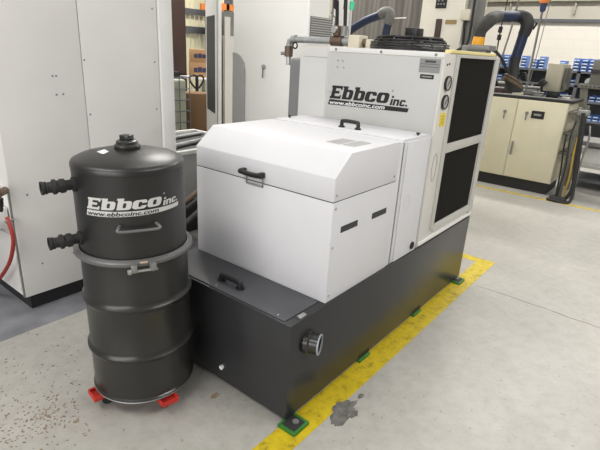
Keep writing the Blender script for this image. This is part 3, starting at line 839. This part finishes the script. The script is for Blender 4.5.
wc = thing('white_column', (3.9, 1.1, 0), 'tall white control column with dark screen behind the chiller fan', 'control column')
build('column_body', B(3.6, 4.2, .87, 1.33, 0, 2.7, bev=.008), CREAM2 if False else mat('column_white', (.70, .67, .58), .5, noise=.02), wc)
sc = build('screen', B(3.592, 3.601, 1.065, 1.178, 2.10, 2.24), INK, wc)
scp = MB()
for i, (y, z) in enumerate(((1.15, 2.14), (1.12, 2.14), (1.09, 2.14), (1.15, 2.17), (1.11, 2.17))): scp.box(3.590, 3.593, y-.008, y+.008, z-.006, z+.006)
build('screen_icons', scp, GREYLBL, sc)
build('handle_bar', B(3.575, 3.60, 1.085, 1.145, 1.70, 2.002, bev=.006), BROWN, wc)
build('name_plate', B(3.594, 3.601, .935, 1.05, 1.955, 1.995), mat('bronze_plate', (.30, .22, .10), .4, metal=.4), wc)
cnd = MB().box(3.66, 3.90, .775, .862, 1.2, 2.7, bev=.006)
build('cable_duct', cnd, DSTEEL, wc)
build('switch_box', B(3.56, 3.66, .80, .89, 1.99, 2.09, bev=.006), CREAM2, wc)
build('conduit', T([(3.58, .83, 1.6), (3.58, .83, 1.8), (3.58, .845, 1.96), (3.58, .83, 2.0)], .012, smooth=4), RUBBER, wc)
build('conduit', T([(3.57, .90, 1.70), (3.57, .80, 1.76), (3.58, .775, 1.85), (3.6, .79, 2.3)], .012, smooth=4), RUBBER, wc)

fx = thing('extraction_arm', (3.4, .61, 0), 'big blue and grey fume extraction arm with amber collar', 'fume arm')
build('post', B(3.33, 3.47, .50, .74, 0, 1.76, bev=.01), DSTEEL, fx)
build('collar', T([(3.4, .615, 1.76), (3.4, .615, 1.775), (3.4, .612, 1.83), (3.4, .61, 1.845)], [.055, .057, .052, .048], seg=20), COLLAR, fx)
build('base_bracket', B(3.30, 3.50, .47, .68, 1.72, 1.765, bev=.006), DSTEEL, fx)
build('grey_duct', T([(3.4, .612, 1.835), (3.4, .605, 1.90), (3.42, .56, 1.972), (3.6, .575, 2.02), (3.8, .595, 2.045)], [.050, .056, .062, .058, .052], smooth=5, seg=18), GREYHOSE, fx)
build('blue_duct', T([(3.76, .60, 2.043), (3.95, .53, 2.06), (4.17, .535, 2.082)], .050, smooth=5, seg=18), BLUEHOSE, fx)
build('elbow', T([(4.12, .545, 2.08), (4.19, .50, 2.078), (4.2, .448, 2.052), (4.2, .425, 1.99), (4.2, .442, 1.90)], [.056, .062, .066, .064, .058], smooth=5, seg=18), DARKHOSE, fx)
build('blue_duct', T([(4.2, .441, 1.93), (4.2, .459, 1.788), (4.2, .478, 1.66)], .051, smooth=5, seg=18), BLUEHOSE, fx)
build('dark_duct', T([(4.2, .477, 1.68), (4.2, .477, 1.60), (4.2, .465, 1.52)], [.056, .053, .060], smooth=5, seg=18), DARKHOSE, fx)
build('hood', T([(4.2, .468, 1.54), (4.2, .462, 1.49), (4.2, .455, 1.43), (4.2, .425, 1.36), (4.2, .42, 1.33)], [.056, .066, .082, .088, .07], smooth=4, seg=20), DARKHOSE, fx)
for dz_, rr_, r_ in ((0, .085, .015), (-.035, .096, .017)):
    build('hood_band', T([(4.2+rr_*math.cos(t*PI/12)-.01, .455+rr_*math.sin(t*PI/12), 1.455+dz_-.45*rr_*math.sin(t*PI/12)*-1-.35*rr_*-math.cos(t*PI/12)*-1) for t in range(24)], r_, seg=8, closed=True), HOODB, fx)
build('hood_arm', T([(4.2, .40, 1.50), (4.15, .34, 1.53), (4.12, .30, 1.46)], .014, smooth=3), BLACK, fx)
build('tension_rod', T([(4.25, .375, 1.96), (4.25, .345, 2.02), (4.25, .36, 2.03)], .010), BLACK, fx)
build('hose', T([(3.44, .72, 1.74), (3.5, .63, 1.735), (3.55, .56, 1.742), (3.75, .54, 1.714), (4.0, .535, 1.63), (4.1, .50, 1.53)], .015, smooth=6, seg=10), RUBBER, fx)

# ================================================================== CREAM CABINET + BENCH TOP
cc = thing('cream_cabinet', (5.7, .8, 0), 'cream double door electrical cabinet on a black base in the distance', 'cabinet')
xf = 5.45
build('base', B(xf+.05, 6.1, .12, 2.0, 0, .155), TRIMB, cc)
build('cabinet_shell', B(xf+.012, 6.15, .085, 2.05, .155, 1.185, bev=.005), CREAM, cc)
d1 = build('door', B(xf, xf+.012, .690, 2.04, .16, 1.18, bev=.004), CREAM, cc)
d2 = build('door', B(xf, xf+.012, .09, .678, .16, 1.18, bev=.004), CREAM, cc)
def lock(par, y, z):
    k = build('lock', MB().lathe([(0, 0), (.022, 0), (.022, .01), (0, .012)], axis=(-1, 0, 0), org=(xf, y, z), seg=14), DSTEEL, par)
    build('key', B(xf-.02, xf-.012, y-.008, y+.008, z-.09, z-.01), DSTEEL, k)
lock(d1, .823, 1.01); lock(d2, .547, 1.02)
hl = MB().box(xf-.02, xf, .635, .66, .46, .64, bev=.005)
build('lever_handle', hl, DSTEEL, d2)
dp = build('display', B(xf-.006, xf+.001, .335, .49, .965, 1.06), INK, d2)
build('display_print', B(xf-.008, xf-.005, .37, .46, 1.0, 1.025), GREYLBL, dp)
tray = MB().box(xf+.02, 6.2, .05, 2.1, 1.186, 1.2205, bev=.006)
tr = thing('bench_tray', (5.8, .8, 1.186), 'black work tray lying on top of the cream cabinet', 'tray')
build('tray_body', tray, TRIMB, tr)
rl = MB().tube([(xf+.03, .06, 1.228), (xf+.03, 2.08, 1.228)], .008)
build('front_rail', rl, DSTEEL, tr)
# machine pieces on the tray
def gadget(x, y, z, s, label, m, cat='fixture', name='fixture'):
    t = thing(name, (x, y, z), label, cat)
    build('fixture_block', B(x-s*.5, x+s*.5, y-s*.6, y+s*.6, z+.0005, z+s*.5, bev=.006), m, t)
    build('fixture_rod', T([(x-s*.4, y-s*.75, z+s*.62), (x-s*.4, y+s*.75, z+s*.62)], s*.13), DSTEEL, t)
    build('fixture_knob', T([(x, y, z+s*.5), (x, y, z+s*.9)], [s*.16, s*.1]), m, t)
    return t
gadget(5.60, .74, 1.221, .11, 'small beige clamping fixture on the tray just right of the fume hood', CREAM2)
gadget(5.98, .68, 1.221, .16, 'tall dark grey machine fixture on the tray behind the thin rod', DSTEEL)
gadget(5.98, .97, 1.221, .20, 'tall brown machine fixture on the tray behind the fume hood', BROWN)
gadget(5.66, .50, 1.221, .09, 'grey clamping fixture on the tray left of the beige monitor', DSTEEL)
gadget(5.75, 1.05, 1.221, .11, 'dark brown clamping fixture on the tray left of the fume hood', BROWN)
gadget(5.62, .16, 1.221, .08, 'tiny metal fixture on the tray right of the beige monitor', STEEL)
mo = thing('monitor', (5.82, .36, 1.25), 'beige boxy monitor with dark side screen on the cabinet tray', 'monitor')
rotm = Matrix.Rotation(math.radians(-8), 3, 'Z')
build('monitor_case', B(5.72, 5.98, .27, .47, 1.30, 1.645, bev=.012, rot=rotm), MONB, mo)
build('monitor_stand', B(5.74, 5.92, .31, .43, 1.221, 1.302, bev=.006), BLACK, mo)
build('monitor_screen', B(5.75, 5.97, .235, .262, 1.33, 1.60, bev=.004, rot=rotm), mat('screen_grey', (.10, .10, .085), .3), mo)
build('arm_clamp', B(5.66, 5.72, .45, .53, 1.36, 1.44, bev=.01, rot=Matrix.Rotation(.6, 3, 'X')), BLACK, mo)
rd = thing('balancer_rod', (5.6, .66, 1.25), 'tall thin grey rod with dark blue balancer rising from the bench tray', 'rod')
build('rod', T([(5.6, .66, 1.221), (5.6, .658, 2.28)], .014), GALV_ROD, rd)
build('balancer', T([(5.6, .658, 2.24), (5.6, .658, 2.26), (5.6, .658, 2.34), (5.6, .658, 2.35)], [.02, .035, .04, .03], seg=14), mat('navy_plastic', (.03, .05, .11), .5), rd)
build('hook', T([(5.6, .658, 2.34), (5.6, .658, 2.37), (5.6, .655, 2.45)], [.05, .06, .05], seg=14), ORANGE, rd)
build('drop_cord', T([(5.6, .655, 2.44), (5.6, .655, 5.0)], .006), RUBBER, rd)

# cables & frame at the right end of the cream cabinet
fz = thing('service_rack', (5.75, 0.0, 0), 'grey metal service rack at the right end of the cream cabinet', 'rack')
for z in (.55, .80, 1.06):
    build('frame_rail', B(5.5, 6.1, -.06, .075, z, z+.035, bev=.004), FRAMEG, fz)
build('frame_post', B(5.52, 5.58, -.06, -.01, 0, 1.15, bev=.004), FRAMEG, fz)
build('frame_post', B(6.03, 6.09, -.06, -.01, 0, 1.15, bev=.004), FRAMEG, fz)
build('junction_box', B(5.44, 5.519, -.16, -.03, 1.06, 1.13, bev=.008), DSTEEL, fz)
def cable(pts, r, m, label, cat='cable', name='cable_bundle'): return hang(pts, r, m, label, cat, name)
cable([(5.40, -.10, 1.10), (5.38, -.12, .9), (5.37, -.15, .55), (5.38, -.19, .2), (5.38, -.14, .035), (5.36, -.02, .025), (5.33, .02, .025), (5.29, -.06, .025), (5.31, -.17, .025)], .022, RUBBER, 'thick black cable bundle looping onto the floor beside the cream cabinet')
cable([(5.33, -.14, 1.07), (5.31, -.165, .8), (5.31, -.20, .4), (5.30, -.22, .10), (5.24, -.20, .02), (5.20, -.08, .02), (5.22, .04, .02)], .019, RUBBER, 'second black cable bundle right of the looping one')
cable([(5.46, -.10, .80), (5.45, -.10, .6), (5.44, -.11, .45), (5.44, -.12, .30), (5.45, -.11, .14), (5.46, -.10, .013)], .011, YHOSE, 'yellow hose hanging among black cables by the cream cabinet', 'hose', 'yellow_hose')
cable([(5.40, -.05, 1.0), (5.36, -.03, .8), (5.36, -.06, .45), (5.38, -.05, .2), (5.42, -.03, .013)], .010, RUBBER, 'thin black cable just right of the cream cabinet corner', 'cable', 'hanging_cable')
cable([(5.50, -.19, .95), (5.47, -.22, .8), (5.46, -.20, .5), (5.47, -.20, .2), (5.48, -.22, .014)], .012, DSTEEL, 'thin grey cable hanging behind the thick black bundle', 'cable', 'hanging_cable')
cable([(5.44, .03, .82), (5.43, .02, .6), (5.44, .0, .4), (5.45, -.02, .013)], .011, RUBBER, 'thin black cable hanging left of the yellow hose', 'cable', 'hanging_cable')
# far right workbench structure
wbn = thing('steel_workbench', (6.6, -.5, 0), 'grey steel workbench frame at the far right edge', 'workbench')
build('bench_beam', B(6.25, 6.33, -1.8, .17, 1.355, 1.41, bev=.004), FRAMEG, wbn)
bh = MB()
for i in range(10): bh.lathe([(0, 0), (.010, 0), (.010, .002), (0, .002)], axis=(-1, 0, 0), org=(6.25, .12-.05*i, 1.382), seg=10)
build('beam_holes', bh, INK, wbn)
build('diagonal_brace', B(6.27, 6.33, .02, .11, .92, 1.42, rot=Matrix.Rotation(-.16, 3, 'X')), FRAMEG, wbn)
for y in (-.55, -1.6): build('bench_post', B(6.27, 6.34, y-.04, y+.04, 0, 1.36, bev=.004), FRAMEG, wbn)
build('bench_post', B(6.27, 6.34, .03, .10, 0, 1.0, bev=.004), FRAMEG, wbn)
sh = mat('pale_shelf', (.50, .49, .46), .5)
build('bench_shelf', B(6.28, 6.9, -1.7, .03, .60, .66, bev=.004), DSTEEL, wbn)
build('bench_shelf', B(6.28, 6.9, -1.7, .03, .30, .35, bev=.004), sh, wbn)
build('bench_shelf', B(6.28, 6.9, -1.7, .03, .10, .14, bev=.004), RACKG, wbn)
bx = thing('terminal', (6.35, -.07, 1.41), 'dark beige terminal box on the workbench beam at right edge', 'terminal')
build('terminal_case', B(6.28, 6.6, -.38, .055, 1.4105, 1.72, bev=.01), FRAMEG, bx)
build('terminal_bracket', B(6.262, 6.281, -.2, .06, 1.55, 1.60), BLACK, bx)
tag(build('carton', B(6.40, 6.8, -.62, -.08, .3505, .56, bev=.004), POSTW, origin=(6.6, -.35, .35)), 'white carton on the lower shelf of the grey workbench', 'box')

# ------------------------------------------------------------------ racks with blue bins
rk = thing('storage_rack', (9.8, 1.5, 0), 'long grey shelving rack holding blue bins along the far block wall', 'shelving')
shelves = (.22, .60, .96, 1.24, 1.50)
for z in shelves: build('shelf', B(9.5, 10.0, -1.6, 3.6, z, z+.035), RACKG, rk)
for y in (-1.55, -.4, .74, 1.9, 2.9, 3.55):
    for x in (9.5, 9.96): build('upright', B(x, x+.04, y-.03, y+.03, 0, 1.55), RACKG, rk)
back = MB().box(10.002, 10.012, -1.6, 3.6, .1, 1.5)
build('back_panel', back, RACKG, rk)
binmb = MB()
bw, bd, bhh = .105, .30, .058
binmb.box(-bd/2+.03, bd/2, -bw/2, bw/2, 0, .004)
binmb.box(-bd/2+.03, bd/2, -bw/2, -bw/2+.004, .004, bhh); binmb.box(-bd/2+.03, bd/2, bw/2-.004, bw/2, .004, bhh)
binmb.box(bd/2-.004, bd/2, -bw/2+.004, bw/2-.004, .004, bhh)
binmb.box(-bd/2+.026, -bd/2+.03, -bw/2, bw/2, 0, bhh*.62)
binmb.box(-bd/2+.0245, -bd/2+.026, -bw*.38, bw*.38, .012, bhh*.5, mi=1)
bin0 = build('storage_bin', binmb, [BLUEBIN, BINLBL], origin=(0, 0, 0))
tag(bin0, 'x', 'bin', 'blue storage bins on the far rack')
first = True
def put_bin(y, z, lab):
    global first
    if first: o = bin0; first = False
    else: o = bin0.copy(); C.objects.link(o)
    o.location = (9.68, y, z); o['label'] = lab
PLACES = ('on the top shelf', 'on the second shelf from the top', 'on the third shelf from the top', 'on the low shelf')
top_cols = [2.27, 2.15, 1.80, 1.59, 1.45, 1.07, .83, .69, .555, .43, -.1, -.25]
for j, y in enumerate(top_cols):
    nlev = 1 if abs(y-1.07) < .01 else (3 if j == 3 else 4)
    zb = 1.535+(.12 if nlev == 1 else 0)
    if nlev == 1:
        nlev = 3
    for k in range(nlev):
        put_bin(y, 1.5355+k*.0585, 'blue storage bin in a stack on the top shelf of the far rack')
for y in (2.5, 2.38, 2.22, 2.08, .93, .81, .35, .2):
    for k in range(2): put_bin(y, 1.2755+k*.0585, 'blue storage bin in a short stack on the second shelf of the far rack')
for y in (2.6, 2.47, 2.35, 2.23, 2.11, 1.98, 1.86, 1.74, 1.2, 1.07, .94, .42, .3, .17):
    for k in range(2): put_bin(y, .9955+k*.0585, 'blue storage bin on the middle shelf of the far rack')
for y in (.40, .28, .16, .04, -.1):
    for k in range(2): put_bin(y, .6355+k*.0585, 'blue storage bin on the low shelf of the far rack')
tag(build('paper_roll', T([(9.62, .555, 1.355), (9.9, .555, 1.355)], .07, seg=20), BINLBL, origin=(9.7, .555, 1.28)), 'white paper roll on the second shelf of the far rack', 'roll')
for i, y in enumerate((1.45, .70)):
    pass

# hanging pendants in front of the far wall
for i, (y, lab) in enumerate(((1.57, 'hanging black pendant switch left of the fume arm drop'),)):
    pd = thing('pendant_switch', (7.0, y, 1.2), lab, 'pendant')
    build('cord', T([(7.0, y-.02, 5.0), (7.0, y-.02, 2.3), (7.0, y, 2.15)], .008), RUBBER, pd)
    build('plug', T([(7.0, y, 2.15), (7.0, y+.005, 2.06)], .032), BLACK, pd)
    build('plug', T([(7.0, y, 2.03), (7.0, y, 1.95)], .032), BLACK, pd)
    build('cord', T([(7.0, y, 2.07), (7.0, y, 2.0), (7.0, y-.01, 1.2)], .010), RUBBER, pd)
hang([(7.0, 1.35, 5.0), (7.0, 1.38, 2.6), (7.0, 1.46, 1.75), (7.0, 1.53, 1.2)], .014, GALV_ROD, 'slanting grey cord hanging right of the pendant switch')
hang([(7.0, .90, 5.0), (7.0, .93, 2.4), (7.0, .98, 1.3)], .006, GALV_ROD, 'very thin cord hanging between the fume arm and the rod')

# ================================================================== THINGS IN THE GAP AT LEFT
ec = thing('electrical_cabinet', (3.1, 3.8, 0), 'white electrical cabinet with open door and dark window beside the tall machine', 'cabinet')
build('cabinet_body', MB().prism([(2.86, 3.5), (3.5, 3.5), (3.93, 4.2), (3.30, 4.2)], 'z', .0, 1.74), OFFW, ec)
build('cabinet_frame', MB().prism([(2.858, 3.47), (2.945, 3.47), (2.945, 3.499), (2.875, 3.499)], 'z', .0, 1.95), OFFW, ec)
build('cabinet_top', MB().prism([(2.96, 3.6), (3.5, 3.6), (3.9, 4.15), (3.33, 4.15)], 'z', 1.741, 2.02), DSTEEL, ec)
hdg = 1.03
ux = Vector((math.cos(hdg), math.sin(hdg), 0)); Pn = Vector((2.832, 3.5, 0))
rotd = Matrix.Rotation(hdg, 3, 'Z')
def door_box(l0, l1, z0, z1, t0, t1, bev=0):
    cen = Pn+ux*((l0+l1)/2)+Vector((-ux.y, ux.x, 0))*((t0+t1)/2)
    return B(cen.x-(l1-l0)/2, cen.x+(l1-l0)/2, cen.y-(t1-t0)/2, cen.y+(t1-t0)/2, z0, z1, bev=bev, rot=rotd)
dr = build('door', door_box(0, .86, .04, 2.4, 0, .04, .006), POSTW, ec)
build('window', door_box(.22, .76, .79, 1.97, .035, .046), GLASSD, dr)
build('edge_gasket', door_box(.05, .075, .06, 2.38, .036, .044), GREYLBL, dr)

def carton(x0, x1, y0_, y1_, z0, z1, label, m, prt=True, turn=-.70):
    t = thing('cardboard_box', ((x0+x1)/2, (y0_+y1_)/2, z0), label, 'box')
    build('carton_body', B(x0, x1, y0_, y1_, z0+.0005, z1, bev=.004), m, t)
    if prt:
        w_ = x1-x0; h_ = z1-z0; mb = MB()
        for k in range(5):
            u = x0+w_*(.16+.14*k); mb.box(u, u+w_*.128, y0_-.002, y0_+.001, z0+h_*.34, z0+h_*(.64+.05*(k % 2)))
        build('carton_print', mb, PRINT, t)
    t.rotation_euler = (0, 0, turn)
    return t
carton(4.44, 4.97, 5.85, 6.15, 1.06, 1.318, 'cardboard box with dark print, lower of two on the white shelf', CARD)
carton(4.45, 4.96, 5.85, 6.15, 1.318, 1.535, 'cardboard box with dark print, upper of two on the white shelf', CARD)
sf = thing('steel_shelf', (4.7, 6.2, 0), 'white shelf carrying the two printed cardboard boxes', 'shelving')
build('shelf_board', B(4.42, 5.4, 5.7, 6.4, 1.03, 1.06), POSTW, sf)
for x in (4.45, 5.36):
    for y in (5.73, 6.36): build('shelf_post', B(x-.02, x+.02, y-.02, y+.02, 0, 1.03), DSTEEL, sf)
carton(3.56, 4.12, 4.85, 5.25, .0, .90, 'large plain brown cardboard box standing below the printed boxes', CARD2, False)
pj = thing('pallet_jack', (4.2, 5.65, 0), 'black pallet jack handle standing behind the large brown box', 'pallet jack')
build('handle_loop', T([(4.199, 5.6, .90), (4.06, 5.6, 1.02), (4.045, 5.6, 1.09), (4.09, 5.6, 1.125), (4.16, 5.6, 1.12), (4.199, 5.6, 1.105), (4.24, 5.6, 1.12), (4.31, 5.6, 1.115), (4.345, 5.6, 1.07), (4.33, 5.6, 1.01)], .016, smooth=4, closed=True), BLACK, pj)
build('handle_shaft', T([(4.199, 5.6, 1.11), (4.199, 5.6, .90), (4.2, 5.62, .12)], .028), BLACK, pj)
build('jack_frame', B(4.02, 4.38, 5.56, 5.68, .07, .20, bev=.02), BLACK, pj)
for x in (4.07, 4.33):
    build('wheel', MB().lathe([(0, -.02), (.06, -.02), (.06, .02), (0, .02)], axis=(1, 0, 0), org=(x, 5.60, .06), seg=18), RUBBER, pj)
ib = thing('caged_tote', (3.2, 5.2, 0), 'pale plastic tote inside a wire cage at left of the brown box', 'tote')
build('tote_bottle', B(2.75, 3.44, 4.93, 5.6, .15, 1.12, bev=.04, seg=3), PLAST, ib)
build('tote_pallet', B(2.7, 3.48, 4.88, 5.65, .0, .149), RACKG, ib)
cg = MB()
for i in range(7): cg.tube([(2.72, 4.9, .16+i*.165), (3.47, 4.9, .16+i*.165), (3.47, 5.63, .16+i*.165)], .008, seg=6)
for x in (2.72, 2.90, 3.09, 3.28, 3.47): cg.tube([(x, 4.9, .15), (x, 4.9, 1.15)], .008, seg=6)
build('wire_cage', cg, RACKG, ib)
sp_ = thing('spray_can_set', (3.36, 5.1, 1.1201), 'black dispenser standing on top of the caged tote', 'dispenser')
build('dispenser_body', B(3.26, 3.42, 5.05, 5.25, 1.1205, 1.22, bev=.01), BLACK, sp_)
build('dispenser_neck', T([(3.34, 5.15, 1.22), (3.34, 5.15, 1.31)], [.05, .03]), BLACK, sp_)
bcol = MB().box(4.40, 4.712, 6.5, 6.8, 0, 5.5, bev=.004)
tag(build('steel_column', bcol, BROWN, origin=(4.55, 6.65, 0)), 'dark brown building column behind the caged tote', 'column')
sc_ = thing('strip_curtain', (6.2, 8.0, 0), 'pale yellow plastic strip curtain behind the cardboard boxes', 'curtain')
for i in range(16):
    x = 5.15+i*.13; build('strip', B(x, x+.105, 8.0, 8.012, .03, 3.2), CURT, sc_)
build('rail', B(5.1, 7.3, 7.94, 7.99, 2.22, 2.34), RACKG, sc_)
build('rail', B(5.1, 7.3, 7.94, 7.99, 1.84, 1.98), RACKG, sc_)
for x in (5.12, 7.27): build('curtain_post', B(x-.03, x+.03, 7.96, 8.03, 0, 3.2), RACKG, sc_)
pr = thing('pallet_rack', (6.2, 7.1, 0), 'orange pallet rack beams seen above the electrical cabinet', 'rack')
build('beam', B(6.04, 6.86, 7.0, 7.06, 2.32, 2.44), ORANGE, pr)
build('beam', B(6.04, 6.86, 7.6, 7.66, 2.32, 2.44), ORANGE, pr)
for x in (6.20, 6.86):
    for y in (7.0, 7.6): build('upright', B(x, x+.08, y, y+.08, 0, 3.0), RACKG, pr)
